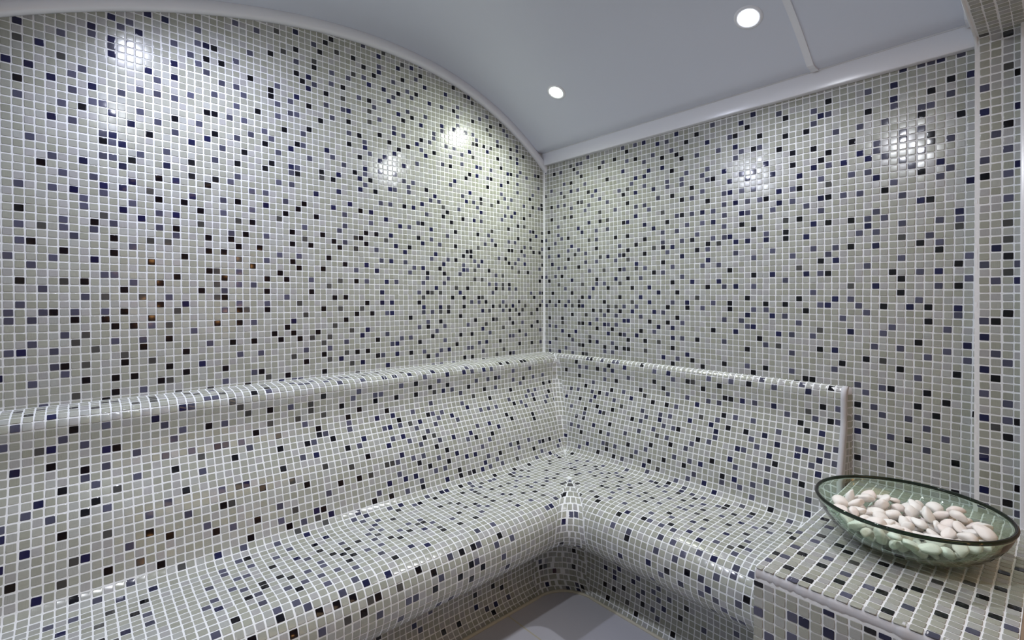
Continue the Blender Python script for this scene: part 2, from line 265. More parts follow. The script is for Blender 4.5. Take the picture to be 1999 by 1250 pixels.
LAYOUT['BR'] = read_layout('0:57b;1:15s 16b 19s 22s 23s 29b 52s 58s 62b;2:12b 21b 25n 32s 35n 43s 47s 50b 54s 59n;3:13s 15s 18b 20s 22n 36s 39b 40g 45b;4:9b 26s 32b 42b 61b 63s;5:13b 20s 23b 34b 46b 47b 49n 51s 54n 59g;6:17s 29b 35s 39s 43s 45s 56s 60s 62b 63s;7:15b 22b 25s 30g 41n 58b;8:11s 13s 17s 19b 21s 27n 32b 35b 37s 46b 48s 51s 59b 61n;9:18n 23s 42g 45s 55s;10:10n 14b 17s 25g 30s 34s 36s 40n 44n 47b 50b 53n 61n 63s;11:19b 23b 31s 34n 45n 51s 55n 58s 59n 62s;12:12s 16b 20n 21g 28b 30s 35s 37s 38b 45s 52s 58n 61n 63s;13:16s 33s 42b 44s 49n 50s 54n 60s;14:14b 16b 23b 30s 34g 36s 41s 55b 61n;15:19n 27s 37b 40s 48n 52s 54s 58s;16:13s 15s 21b 23s 33b 45b 49s 57s 59b;17:16b 28b 32s 38s 41s 43n 54s;18:22s 23g 25s 30s 36b 40b 47b 49n 52s 57s 60s;19:18n 23b 29g 33b 42s 47s 50s;20:16s 21b 25b 27s 32n 35g 41s 44n 52s 60n;21:33s 39s 46n 55b;22:15b 29s 38b 41s 51s 58s;23:20s 24s 35s 36b 38s 41n 43s 45s 49b 53b;24:18n 23b 28s 37s 41b 44b 48s 49b 53s 56g;25:21b 24b 27b 29s 30b 34b 39s 46s 51b 59b;26:18s 26s 43b 56b;27:18s 20s 24s 28g 31b 33s 41s 45s 47b 50s 53n 55s 57s;28:20b 21b 26b 34b 37b;29:23s 29g 32b 39b 44s 45s 47g 52b;30:23b 33s 35s 37s 41s 49b 55b;31:30b 31g 39b;32:23b 33s 44b 48n 53n 56s;33:26b 45s 50s;34:30g 34s 37s 42s 56b 57s;35:32b 46b 49n 53s 55g;36:29g 33b 39n 42b 43s 45s 47s 51n 56s;37:38b;38:46s 48s 52s 54n 57s 59s;39:38s 41s 50s 57s;40:41b 46s 49s 55s;41:51b 53s 59b;42:45n 48b 54n 58s;43:40n 47s 50n 53s 55s;44:56s;45:45s 57s 58n;46:38s 54n;58:32n 36s 40s;59:29n 31s 35n 39s 42s 45b 53s;60:31n 37s 40s;61:33b 36s 41n 44b 48s;62:29b 31b 37b 39s;63:34g 40s;64:30b 36b 43b')
LAYOUT['T'] = read_layout('15:17b;17:1b 16b;19:2s;21:16b;22:2g 14g;23:0s 4b 9g;24:2s 5b 8b 12g 15b 17b;25:0b 13g;26:6g;27:1s 4s 8b 11b 14b 16b;28:2b 10b 17s;29:4b 6s;30:0b 1s 8s 9b 13b;31:6b 11s 15s;32:0s 2b;33:4b 7s 10b;34:3s 13s')
LAYOUT['F'] = read_layout('0:0b 6n 9b 10n;2:3s 4n 6n;3:0s;4:3s;5:1s')
LAYOUT['P'] = read_layout('1:0s 3s;2:2b;3:0n;4:3b;7:0n;8:0s;10:2b;11:1g;12:0n 2s 3b;14:2s;15:0s;17:1b;18:0n;19:2s;20:1s;22:0n;24:0s 1b;25:2b;29:1s 3n;30:2g;31:0s 3s;32:2b;33:1n;34:2g;36:2g;39:2s;42:0b 2s;43:3n;44:0s;45:2s;47:1s;48:2b;50:0n 3n;53:0s;54:3b;55:2g;59:2b;60:0g')
#LAYOUT_END
def classes(surface, keys):
    lay = LAYOUT.get(surface)
    if lay is None: return random_class(len(keys))
    return [lay.get(k, '') for k in keys]
def warp(surface, i, j):
    """hand-laid sheets drift a little: grid index -> position on the wall"""
    ci, cj = WARP[surface]
    i = np.asarray(i, float); j = np.asarray(j, float); u, z = i.copy(), j.copy()
    for _ in range(6):
        U, Z = u / 50, z / 30
        B = [np.ones_like(U), U, Z, U * Z, Z * Z, U * U, U * Z * Z, Z ** 3, U * U * Z]
        u, z = i - sum(c * b for c, b in zip(ci, B)), j - sum(c * b for c, b in zip(cj, B))
    return u, z

# ------------------------------------------------------------------ vault profile
ARC = [-1.88519693, -3.03877847, -12.23693847, 1.47883447, 48.0133275]
def arch(y):
    t = (np.asarray(y, float) + 46.5) / 46.5
    return np.polyval(ARC, np.clip(t, -1.12, 1.05))
YB = -95.0            # plane of the wall behind the camera
XE = 77.4             # end of the steam room, tiled portal begins
LEDL, LEDR = -11.7, -11.1

# ------------------------------------------------------------------ left wall (x = 0)
def flat_left(u, v):       # u = -y, v = z
    P = np.stack([np.zeros_like(u), -u, v], -1); Nn = np.zeros_like(P); Nn[..., 0] = 1; return P, Nn
def wall_cells(surface, irange, jrange, keep, tou):
    cells, keys = [], []
    for i in irange:
        for j in jrange:
            u, z = warp(surface, np.array([i - .5, i + .5, i + .5, i - .5]), np.array([j - .5, j - .5, j + .5, j + .5]))
            c = keep(tou(u), z)
            if c is not None: cells.append(c); keys.append((i, j))
    return cells, keys
def keep_left(u, z):
    if z.max() < LEDL + .1 or z.min() > float(arch(-u.mean())) + .6: return None
    u = np.maximum(u, .22)
    if abs(u[1] - u[0]) < .3: return None
    return list(zip(u, z))
cells, keys = wall_cells('L', range(-2, 96), range(-14, 54), keep_left, lambda u: 93.1 - u)
ys = np.linspace(-97, 0.0, 98)
gv = []; gf = []
for k, y in enumerate(ys):
    gv += [(0.05, y, ZF), (0.05, y, float(arch(y)) + 4)]
for k in range(len(ys) - 1): gf.append((2 * k, 2 * k + 2, 2 * k + 3, 2 * k + 1))
wl = build_mosaic('wall_left', cells, flat_left, classes('L', keys), extra=(np.array(gv), np.array(gf)))
tag(wl, 'tall left wall of pale grey-green glass mosaic with scattered dark tiles under the arch', kind='structure')

# ------------------------------------------------------------------ right wall (y = 0)
def flat_right(u, v):
    P = np.stack([u, np.zeros_like(u), v], -1); Nn = np.zeros_like(P); Nn[..., 1] = -1; return P, Nn
def keep_right(u, z):
    if z.min() > 34.5 or (u.mean() < 63.4 and z.max() < LEDR + .1) or z.max() < -26: return None
    u = np.clip(u, .22, 78.2)
    if abs(u[1] - u[0]) < .3: return None
    return list(zip(u, z))
cells, keys = wall_cells('R', range(-2, 82), range(-28, 38), keep_right, lambda u: u - .4)
gv = [(-.2, -.05, ZF), (79, -.05, ZF), (79, -.05, 39), (-.2, -.05, 39)]
wr = build_mosaic('wall_right', cells, flat_right, classes('R', keys), extra=(np.array(gv), np.array([(0, 1, 2, 3)])))
tag(wr, 'right wall of pale grey-green glass mosaic with scattered dark tiles', kind='structure')
# grout fillet down the inside corner
cf = link('trim_1', mesh('trim_1', [V(x, y, z) for z in (-12, 34.5) for x, y in ((0, -.55), (.28, -.3), (.55, 0), (0, 0))],
     [(0, 1, 5, 4), (1, 2, 6, 5)], True), None, [GROUT]); tag(cf, 'white grout line in the corner of the two mosaic walls', kind='structure')

# ------------------------------------------------------------------ bench profiles  (offset from wall, height)
PL = [(0, -11.65), (1.6, -11.7), (3.2, -11.8), (4.4, -12.0), (5.15, -12.45), (5.45, -13.2), (5.45, -15), (5.6, -17.2), (6.2, -19.2), (7.1, -20.9), (8.1, -22.6), (9.0, -24.2), (9.8, -26.1), (10.5, -28.3), (11.1, -30.2),
      (11.8, -31.5), (13.0, -32.15), (15, -32.4), (18, -32.45), (21, -32.45), (24, -32.5), (26.1, -32.7), (27.4, -33.2), (28.4, -34.2), (29.0, -35.4), (29.2, -36.8), (29.0, -38.3), (28.0, -40.0), (25.8, -41.6), (23.0, -42.8), (20.2, -43.8), (18.0, -44.8), (17.0, -46.2), (16.8, -48.0), (16.9, -50.0), (17.3, -51.8), (18.3, -53.2), (19.5, -54.0)]
PR = [(0, -11.1), (.35, -11.15), (.7, -11.3), (1.0, -11.6), (1.25, -12.1), (1.35, -12.8), (1.35, -14.5), (1.4, -16.5), (1.8, -18.3), (2.4, -20.5), (3.0, -22.5), (3.6, -24.3), (4.1, -26.2), (4.5, -28.1), (4.8, -29.7),
      (5.4, -30.9), (6.6, -31.55), (8.5, -31.8), (11.5, -31.85), (14.5, -31.85), (17.5, -31.9), (19.8, -32.1), (21.3, -32.6), (22.5, -33.5), (23.2, -34.7), (23.5, -36.1), (23.3, -37.7), (22.3, -39.4), (20.3, -41.0), (17.8, -42.2), (15.4, -43.3), (13.6, -44.4), (12.8, -45.9), (12.6, -47.8), (12.7, -49.9), (13.0, -51.8), (13.5, -53.2), (14.0, -54.0)]
# fillet radius in plan at each knot
FR = [0, 0, 0, 0, .3, 1.2, 1.5, 1.6, 1.6, 1.6, 1.6, 1.6, 1.5, 1.3, 1.0, .6, 0, 0, 0, 0,
      .5, 1.8, 2.6, 3.0, 3.2, 3.4, 3.6, 3.9, 4.5, 5.2, 5.8, 6.3, 6.7, 7, 7, 7, 7, 7]
def spline(pts, ts, n=12):
    pts = np.array(pts, float); out = []
    p = np.vstack([2 * pts[0] - pts[1], pts, 2 * pts[-1] - pts[-2]])
    tt = []
    for i in range(len(pts) - 1):
        for k in range(n):
            t = k / n; a, b, c, d = p[i:i + 4]
            out.append(.5 * ((2 * b) + (c - a) * t + (2 * a - 5 * b + 4 * c - d) * t * t + (3 * b - a - 3 * c + d) * t ** 3)); tt.append(i + t)
    out.append(pts[-1]); tt.append(len(pts) - 1)
    out = np.array(out); seg = np.linalg.norm(np.diff(out, axis=0), axis=1); arc = np.concatenate([[0], np.cumsum(seg)])
    return out, arc, np.array(tt)
class Wing:
    def __init__(s, P): s.pts, s.arc, s.kt = spline(P, None); s.len = s.arc[-1]
    def at(s, v): return np.interp(v, s.arc, s.pts[:, 0]), np.interp(v, s.arc, s.pts[:, 1])
    def knot(s, v): return np.interp(v, s.arc, s.kt)
    def v_of(s, k): return np.interp(k, s.kt, s.arc)
    def nrm(s, v):
        a0, z0 = s.at(v - .25); a1, z1 = s.at(v + .25); da, dz = a1 - a0, z1 - z0; l = np.hypot(da, dz) + 1e-9
        return -dz / l, da / l           # outward (offset dir, z)
WL, WR = Wing(PL), Wing(PR)
kk = np.arange(len(FR))
def lim(wing, other, v):                 # distance along this wing's wall where the corner piece begins
    k = wing.knot(v); a, _ = other.at(other.v_of(k)); return a + np.interp(k, kk, FR)
def zmix(wing, other, u, v, z):          # both wings settle to one level where they meet
    k = wing.knot(v); _, zo = other.at(other.v_of(k)); d = np.maximum(u - lim(wing, other, v), 0)
    return z + (zo - z) * .5 * np.exp(-d / 6.0)
def surf_left(u, v):
    a, z = WL.at(v); na, nz = WL.nrm(v); z = zmix(WL, WR, u, v, z)
    return np.stack([a, -u, z], -1), np.stack([na, 0 * na, nz], -1)
def surf_right(u, v):
    a, z = WR.at(v); na, nz = WR.nrm(v); z = zmix(WR, WL, u, v, z)
    return np.stack([u, -a, z], -1), np.stack([0 * na, -na, nz], -1)
def surf_corner(w, k):                   # w 0..1 around the fillet, k knot value
    al, zl = WL.at(WL.v_of(k)); ar, zr = WR.at(WR.v_of(k)); r = np.interp(k, kk, FR)
    def P(w_, k_):
        al, zl = WL.at(WL.v_of(k_)); ar, zr = WR.at(WR.v_of(k_)); r = np.interp(k_, kk, FR)
        t = w_ * math.pi / 2; cx, cy = al + r, -(ar + r)
        return np.stack([cx - r * np.cos(t), cy + r * np.sin(t), (zl + zr) * .5 + 0 * w_], -1)
    e = .02
    du = P(w + e, k) - P(w - e, k); dv = P(w, k + .08) - P(w, k - .08)
    Nn = np.cross(dv, du); Nn /= np.linalg.norm(Nn, axis=-1, keepdims=True) + 1e-9
    return P(w, k), Nn

bench = empty('tiled_bench', V(10, -10, ZF), 'L-shaped curved bench covered in pale glass mosaic running along both walls', 'bench')
KV = {'ledge': (0, 5), 'backrest': (5, 15.5), 'seat': (15.5, 23), 'skirt': (23, 37)}
SEATK = (17, 19.6)
# row phase so the flat seat grids of both wings coincide
vm = WL.v_of(18.5); am, _ = WL.at(vm); offL = (vm - am + .6) % 1.0
vm = WR.v_of(18.5); am, _ = WR.at(vm); offR = (vm - am + .1) % 1.0
def part_of(k):
    for n, (a, b) in KV.items():
        if a <= k < b: return n
    return 'skirt'
def build_wing(wing, other, surf, ucols, umax, off, side, ufirst, tie, umaxf=None):
    parts = {n: ([], []) for n in KV}
    nrows = int(wing.len) + 1
    for j in range(-1, nrows + 1):
        vc = j + off; v0, v1 = max(vc - .5, .02), min(vc + .5, wing.len - .05)
        if v1 - v0 < .4: continue
        k = float(wing.knot(vc)); nm = part_of(min(max(k, 0), 36.9))
        flat = SEATK[0] < k < SEATK[1]
        l0, l1, lc = float(lim(wing, other, v0)), float(lim(wing, other, v1)), float(lim(wing, other, vc))
        for key, u in ucols:
            if flat:
                if u < lc + tie: continue
                c = rect(u - .5, u + .5, v0, v1)
            else:
                a0, a1 = max(u - .5, l0 + .06), max(u - .5, l1 + .06)
                if u + .5 - min(a0, a1) < .3: continue
                c = [(a0, v0), (u + .5, v0), (u + .5, v1), (a1, v1)]
            parts[nm][0].append(c); parts[nm][1].append((key, j))
    for nm, (cs, ks) in parts.items():
        if side == 'L': cs = [[c[1], c[0], c[3], c[2]] for c in cs]
        k0, k1 = KV[nm]
        v = np.linspace(wing.v_of(k0), wing.v_of(k1), max(6, int((k1 - k0) * 12) + 1))
        m = 40
        U = np.zeros((m, len(v))); Vv = np.zeros((m, len(v)))
        for q, vv in enumerate(v):
            U[:, q] = np.linspace(float(lim(wing, other, vv)) - .02, umax, m); Vv[:, q] = vv
        P, Nn = surf(U, Vv)
        kq = wing.knot(Vv)                       # bed sinks a little behind the tightly rounded nosing
        P = P - Nn * (.09 * np.exp(-((kq - 4.4) / 1.3) ** 2) + .03 * np.exp(-((kq - 23.5) / 3) ** 2))[..., None]
        o = build_mosaic(nm, cs, surf, classes('B' + side, ks), extra=bed2(P, Nn), parent=bench)
build_wing(WL, WR, surf_left, [(i, 93.1 - i) for i in range(92, -3, -1)], 95.0, offL, 'L', 0, -.2)
build_wing(WR, WL, surf_right, [(c, c - .4) for c in range(1, 64)], 63.15, offR, 'R', 0, .2)
# corner pieces: one for the backrest corner, one for the concave front corner
def build_corner(nm, k0, k1):
    cs, ks = [], []
    v0, v1 = WL.v_of(k0), WL.v_of(k1); n = int(round(v1 - v0))
    for j in range(n):
        a, b = v0 + (v1 - v0) * j / n, v0 + (v1 - v0) * (j + 1) / n
        ka, kb = float(WL.knot(a)), float(WL.knot(b)); r = float(np.interp((ka + kb) / 2, kk, FR))
        nc = int(round(r * 1.57))
        if nc < 1: continue
        for q in range(nc):
            w0, w1 = q / nc, (q + 1) / nc
            wj = (w1 - w0) * .10
            cs.append([(w0 + wj * .4, ka + (kb - ka) * .07), (w1 - wj * .4, ka + (kb - ka) * .07), (w1 - wj * .4, kb - (kb - ka) * .07), (w0 + wj * .4, kb - (kb - ka) * .07)]); ks.append((q, j))
    Wg, Kg = np.meshgrid(np.linspace(0, 1, 25), np.linspace(k0, k1, int((k1 - k0) * 5)), indexing='ij')
    P, Nn = surf_corner(Wg, Kg)
    # cells here are in (w,k) units, so the joint is handled above
    return build_mosaic(nm, cs, surf_corner, random_class(len(cs)), extra=bed2(P, Nn), parent=bench, gap=0.03)
build_corner('backrest_corner', 3.02, 15.98)
build_corner('skirt_corner', 19.02, 37)
# plastered end of the short backrest where it stops at the tiled table
def end_face():
    cs, ks = [], []
    def s(u, v):      # u 0..1 from front to wall, v = height
        z = v; vv = np.interp(-z, -WR.pts[::1, 1][np.argsort(-WR.pts[:, 1])][::1] if False else -WR.pts[:400, 1], WR.arc[:400]) if False else None
        b = np.interp(-z, ZE, BE)
        P = np.stack([63.15 + u * .80, -(b + .15) * (1 - u), z], -1)
        Nn = np.stack([np.full_like(u, .9), np.full_like(u, -.35), 0 * u], -1); return P, Nn
    pr = [p for p in PR if p[1] > -33]; ZE = [-p[1] for p in pr]; BE = [p[0] for p in pr]
    for r in range(0, 18):
        z = -12.6 - r
        b = float(np.interp(-z, ZE, BE)); nc = max(1, int(round(b - .4)))
        for q in range(nc):
            f0, f1 = .42 + .55 * q / nc, .42 + .55 * (q + 1) / nc
            cs.append(rect(f0, f1, z - .47, z + .47)); ks.append((q, r))
    Ug, Zg = np.meshgrid(np.linspace(0, 1, 8), np.linspace(-11.1, -32, 40), indexing='ij')
    P, Nn = s(Ug, Zg)
    gvv, gff = bed2(P, Nn, .1)
    o = build_mosaic('end_cap', cs, s, random_class(len(cs)), extra=(gvv, gff), parent=bench, gap=.05, grout=GROUT_W)
    # rounded plaster lip along the front edge
    o['label'] = 'plastered narrow end of the short backrest'
    vsx, fs = [], []
    prof = [(WR.at(v)) for v in np.linspace(0, WR.v_of(15), 50)]
    m = 8
    for a, z in prof:
        for t in range(m):
            th = 2 * math.pi * t / m
            vsx.append(V(63.2 + .42 * math.cos(th), -max(a - .15, 0) + .42 * math.sin(th), z + .1))
    for i in range(len(prof) - 1):
        for t in range(m): fs.append((i * m + t, i * m + (t + 1) % m, (i + 1) * m + (t + 1) % m, (i + 1) * m + t))
    link('edge_bead', mesh('edge_bead', vsx, fs, True), bench, [GROUT_W])
end_face()
CREAM = simple('cream_sealant', (.50, .47, .38), .7, .1, 40)
path = [(19.75, y, ZF + .12) for y in np.linspace(-94, -21.2, 60)] + [(19.5 + 7 - 6.8 * math.cos(t), -21 + 6.8 * math.sin(t), ZF + .12) for t in np.linspace(.05, 1.52, 16)] + [(x, -14.25, ZF + .12) for x in np.linspace(27, 63, 40)]
bead(path, .28, 'sealant', bench, CREAM, seed=5)['label'] = 'cream sealant line where the bench meets the floor'

# ------------------------------------------------------------------ tiled table with the bowl
TX0, TX1, TY0, TZ = 64.1, 82.5, -34.8, -25.0
table = empty('tiled_table', V(73, -17, ZF), 'boxy mosaic-covered side table with plastered front edge beside the bench', 'table')
def top_s(u, v):
    P = np.stack([u, v, np.full_like(u, TZ)], -1); Nn = np.zeros_like(P); Nn[..., 2] = 1; return P, Nn
cells, keys = [], []
for c in range(18):
    x0 = 63.86 + c * 1.035
    for r in range(35):
        y1 = -.12 - r * .993
        if y1 < -34.6: continue
        cells.append(rect(max(x0, 64.15), x0 + 1.035, y1 - .993, y1)); keys.append((c, r))
cv = np.linspace(0, math.pi / 2, 7)
edge = [(TY0 + .55 - .55 * math.sin(t) * 1.0, TZ - .55 + .55 * math.cos(t)) for t in cv]
gv = []
for x in (TX0, TX1):
    gv += [(x, -.0, TZ + .04)] + [(x, y + 0.0, z + .04) for y, z in edge] + [(x, TY0, TZ - 2.2)]
m = len(gv) // 2
tt = build_mosaic('tabletop', cells, top_s, classes('T', keys), extra=(np.array(gv), np.array([(i, i + m, i + 1 + m, i + 1) for i in range(m - 1)])), parent=table)
def front_s(u, v):
    P = np.stack([u, np.full_like(u, TY0 + .04), v], -1); Nn = np.zeros_like(P); Nn[..., 1] = -1; return P, Nn
cells, keys = [], []
for c in range(18):
    x0 = 63.95 + c * 1.03
    for r in range(27):
        z1 = TZ - 1.35 - r * 1.0
        h = .62 if r == 0 else 1.0
        zt = z1 if r else z1 + 0
        cells.append(rect(x0, x0 + 1.03, (TZ - 1.2 - h) if r == 0 else (TZ - 1.82 - r), (TZ - 1.2) if r == 0 else (TZ - .82 - r))); keys.append((c, r))
gv = [(TX0, TY0 + .02, ZF), (TX1, TY0 + .02, ZF), (TX1, TY0 + .02, TZ - 1.1), (TX0, TY0 + .02, TZ - 1.1)]
build_mosaic('front_panel', cells, front_s, classes('F', keys), extra=(np.array(gv), np.array([(0, 1, 2, 3)])), parent=table)
link('side_panel', mesh('side_panel', [V(TX0, 0, ZF), V(TX0, TY0, ZF), V(TX0, TY0, TZ - .3), V(TX0, 0, TZ)], [(0, 1, 2, 3)]), table, [GROUT])
link('side_panel', mesh('side_panel', [V(TX1, 0, ZF), V(TX1, TY0, ZF), V(TX1, TY0, TZ - .3), V(TX1, 0, TZ)], [(3, 2, 1, 0)]), table, [GROUT])
# smeared plaster bead along the front edge
import bmesh
bead([(x, TY0 + .42, TZ - .52) for x in np.linspace(64.3, 82.4, 60)], .60, 'edge_bead', table, GROUT_W)
bead([(64.1, y, TZ - .15) for y in np.linspace(-34.3, -4, 60)], .13, 'edge_bead', table, GROUT, seed=4)

# ------------------------------------------------------------------ tiled portal: pier + lintel at the room's end
def pier_s(u, v):
    P = np.stack([u, np.full_like(u, -1.5), v], -1); Nn = np.zeros_like(P); Nn[..., 1] = -1; return P, Nn
CR = 0.9; ZS = 34.65
def pier_curve(v):     # v height up to ZS-CR, then cove, then soffit running toward -y
    v = np.asarray(v, float); z0 = ZS - CR; L = CR * math.pi / 2
    t = np.clip((v - z0) / CR, 0, math.pi / 2)
    y = np.where(v < z0, -1.5, -1.5 - CR * (1 - np.cos(t)) - np.maximum(v - z0 - L, 0))
    z = np.where(v < z0, v, z0 + CR * np.sin(t))
    ny = -np.cos(t); nz = -np.sin(t)
    return y, z, ny, nz
def portal_s(u, v):
    y, z, ny, nz = pier_curve(v)
    return np.stack([u, y, z], -1), np.stack([0 * u, ny, nz], -1)
cp, kp, cs_, ks_ = [], [], [], []
PC = [78.25, 79.27, 80.33, 81.30]
for c, x in enumerate(PC):
    hw = .52
    for j in range(0, 150):
        v = -24.7 + j
        if v < 33.4: cp.append(rect(x - hw, x + hw, v - .5, v + .5)); kp.append((c, j))
        else: cs_.append(rect(x - hw, x + hw, v - .5, v + .5)); ks_.append((c, j))
vv = np.linspace(ZF, 33.7, 40)
Ug, Vg = np.meshgrid([77.35, 82.0], vv, indexing='ij'); P, Nn = portal_s(Ug, Vg)
pier = build_mosaic('wall_pier', cp, portal_s, classes('P', kp), extra=bed2(P, Nn)); tag(pier, 'narrow mosaic pier at the right edge', kind='structure')
vv = np.concatenate([np.linspace(33.7, 36.5, 20), np.linspace(37, 128, 60)])
Ug, Vg = np.meshgrid([77.35, 82.0], vv, indexing='ij'); P, Nn = portal_s(Ug, Vg)
lay_, rnd_ = classes('P', ks_), random_class(len(ks_))
lin = build_mosaic('wall_lintel', cs_, portal_s, [a if k[1] < 62 else b for a, b, k in zip(lay_, rnd_, ks_)], extra=bed2(P, Nn)); tag(lin, 'mosaic-clad soffit of the portal above the pier', kind='structure')
# faces of the portal toward the room and the pier's return
def quad_obj(name, pts, mat, label, flip=False):
    f = [tuple(range(len(pts)))] if not flip else [tuple(reversed(range(len(pts))))]
    return tag(link(name, mesh(name, [V(*p) for p in pts], f), None, [mat]), label, kind='structure')
ys2 = np.linspace(-95, -1.5, 40)
vts = []
for y in ys2: vts += [V(77.35, y, 34.7), V(77.35, y, float(arch(y)) + 3)]
o = link('wall_front', mesh('wall_front', vts, [(2 * i, 2 * i + 1, 2 * i + 3, 2 * i + 2) for i in range(39)]), None, [GROUT]); tag(o, 'wall above the portal', kind='structure')
quad_obj('trim_2', [(77.35, -1.5, ZF), (77.35, 0, ZF), (77.35, 0, 36), (77.35, -1.5, 36)], GROUT, 'return of the pier')
bead([(77.55, -1.35, z) for z in np.linspace(-24.9, 33.8, 70)] + [(77.5, -1.35 - t, 34.0 + min(t, .75)) for t in np.linspace(.3, 90, 80)], .22, 'trim_3', None, GROUT, seed=9, amp=.15)
tag(bpy.data.objects['trim_3'], 'white grout edge of the pier and portal', kind='structure')
jm = link('door_1', box_mesh('door_1', (81.40, -3.0, TZ - 29), (84.2, -1.0, 44), .12), None, [PVC]); tag(jm, 'white door jamb at the right edge', kind='structure')

# ------------------------------------------------------------------ ceiling, arch trim, cornice
def ceil_z(y): return np.maximum(arch(y) + 1.8, 37.0)
ys = np.linspace(-97, 0, 120); xs = np.linspace(-.5, 77.4, 12)
vts = [V(x, y, float(ceil_z(y))) for x in xs for y in ys]; n = len(ys)
fs = [(i * n + j, i * n + j + 1, (i + 1) * n + j + 1, (i + 1) * n + j) for i in range(len(xs) - 1) for j in range(n - 1)]
ce = link('ceiling', mesh('ceiling', vts, fs, True), None, [CEIL]); tag(ce, 'smooth grey barrel-vaulted ceiling', kind='structure')
def arch_band(name, x0, x1, dz0, dz1, label):
    prof = [(x0, dz0), (x0 + (x1 - x0) * .55, dz0 - .02), (x0 + (x1 - x0) * .85, dz0 + .12), (x1, dz0 + .45), (x1, dz1 - .35), (x1 - (x1 - x0) * .12, dz1 - .08), (x0 + (x1 - x0) * .6, dz1), (x0, dz1)]
    ys3 = np.linspace(-96, -.0, 140); vts = []
    for y in ys3:
        for x, dz in prof: vts.append(V(x, y, float(arch(y)) + dz))
    m = len(prof); fs = [(i * m + k, i * m + (k + 1) % m, (i + 1) * m + (k + 1) % m, (i + 1) * m + k) for i in range(len(ys3) - 1) for k in range(m)]
    o = link(name, mesh(name, vts, fs, True), None, [PVC]); return tag(o, label, kind='structure')
arch_band('trim_4', -.2, 1.1, 0.0, 2.05, 'white moulding following the arch on the left wall')
cn = link('trim_5', box_mesh('trim_5', (-.1, -1.15, 34.0), (77.4, .1, 37.05), .15), None, [PVC]); tag(cn, 'white cornice board along the top of the right wall', kind='structure')
tag(bead([(x, -1.2, 37.0) for x in np.linspace(0, 77.3, 60)], .13, 'trim_6', None, PVC, seed=3, amp=0.0), 'thin bright lip along the top of the cornice', kind='structure')
# joint strip between two ceiling sheets
ys3 = np.linspace(-95, -1.4, 120); prof = [(59.0, .1), (59.05, -.22), (59.95, -.22), (60.0, .1)]
vts = [V(x, y, float(ceil_z(y)) + d) for y in ys3 for x, d in prof]
fs = [(i * 4 + k, i * 4 + k + 1, (i + 1) * 4 + k + 1, (i + 1) * 4 + k) for i in range(len(ys3) - 1) for k in range(3)]
tag(link('trim_7', mesh('trim_7', vts, fs), None, [PVC]), 'thin joint strip across the vaulted ceiling', kind='structure')
vts = [V(x, y, float(ceil_z(y)) + d) for y in ys3 for x, d in [(76.6, .2), (76.6, -.5), (77.4, -.5)]]
fs = [(i * 3 + k, i * 3 + k + 1, (i + 1) * 3 + k + 1, (i + 1) * 3 + k) for i in range(len(ys3) - 1) for k in range(2)]
tag(link('trim_8', mesh('trim_8', vts, fs), None, [PVC]), 'white strip where the ceiling meets the portal', kind='structure')

# ------------------------------------------------------------------ floor
def floor_mat():
    m, nt, b = new_mat('floor_tiles'); N, L = nt.nodes, nt.links
    g = N.new('ShaderNodeNewGeometry'); mp = N.new('ShaderNodeMapping'); mp.inputs['Location'].default_value = (-FLX * PIT, -FLY * PIT, 0)
    L.new(g.outputs['Position'], mp.inputs['Vector'])
    br = N.new('ShaderNodeTexBrick'); br.offset = 0; br.squash = 1
    br.inputs['Scale'].default_value = 1.0; br.inputs['Brick Width'].default_value = 0.6; br.inputs['Row Height'].default_value = 0.6
    br.inputs['Mortar Size'].default_value = 0.003; br.inputs['Mortar Smooth'].default_value = 0.1
    br.inputs['Color1'].default_value = (.50, .50, .55, 1); br.inputs['Color2'].default_value = (.50, .50, .55, 1); br.inputs['Mortar'].default_value = (.48, .45, .34, 1)
    L.new(mp.outputs[0], br.inputs['Vector']); L.new(br.outputs['Color'], b.inputs['Base Color'])
    b.inputs['Roughness'].default_value = .45
    return m
FLX, FLY = 46.5, -29.0
FLOOR = floor_mat()
fl = link('floor', mesh('floor', [V(-2, 2, ZF), V(-2, -97, ZF), V(200, -97, ZF), V(200, 2, ZF)], [(0, 1, 2, 3)]), None, [FLOOR]); tag(fl, 'grey floor tiles', kind='structure')

# ------------------------------------------------------------------ the rest of the shell (behind the camera)
WARMW = simple('warm_plaster', (.50, .44, .36), .6, .05, 4)
PLAIN = simple('mosaic_far', (.33, .35, .33), .3, .15, 45)
quad_obj('wall_back', [(-1, YB, ZF), (82, YB, ZF), (82, YB, 50), (-1, YB, 50)], PLAIN, 'wall behind the camera', True)
quad_obj('wall_hall_left', [(82, -97, ZF), (200, -97, ZF), (200, -97, 50), (82, -97, 50)], WARMW, 'hall wall', True)
quad_obj('wall_hall_right', [(82, 0, ZF), (200, 0, ZF), (200, 0, 50), (82, 0, 50)], WARMW, 'hall wall')
quad_obj('wall_hall_end', [(200, -97, ZF), (200, 2, ZF), (200, 2, 50), (200, -97, 50)], WARMW, 'hall end wall', True)
quad_obj('ceiling_hall', [(82, -97, 50), (200, -97, 50), (200, 2, 50), (82, 2, 50)], WARMW, 'hall ceiling')

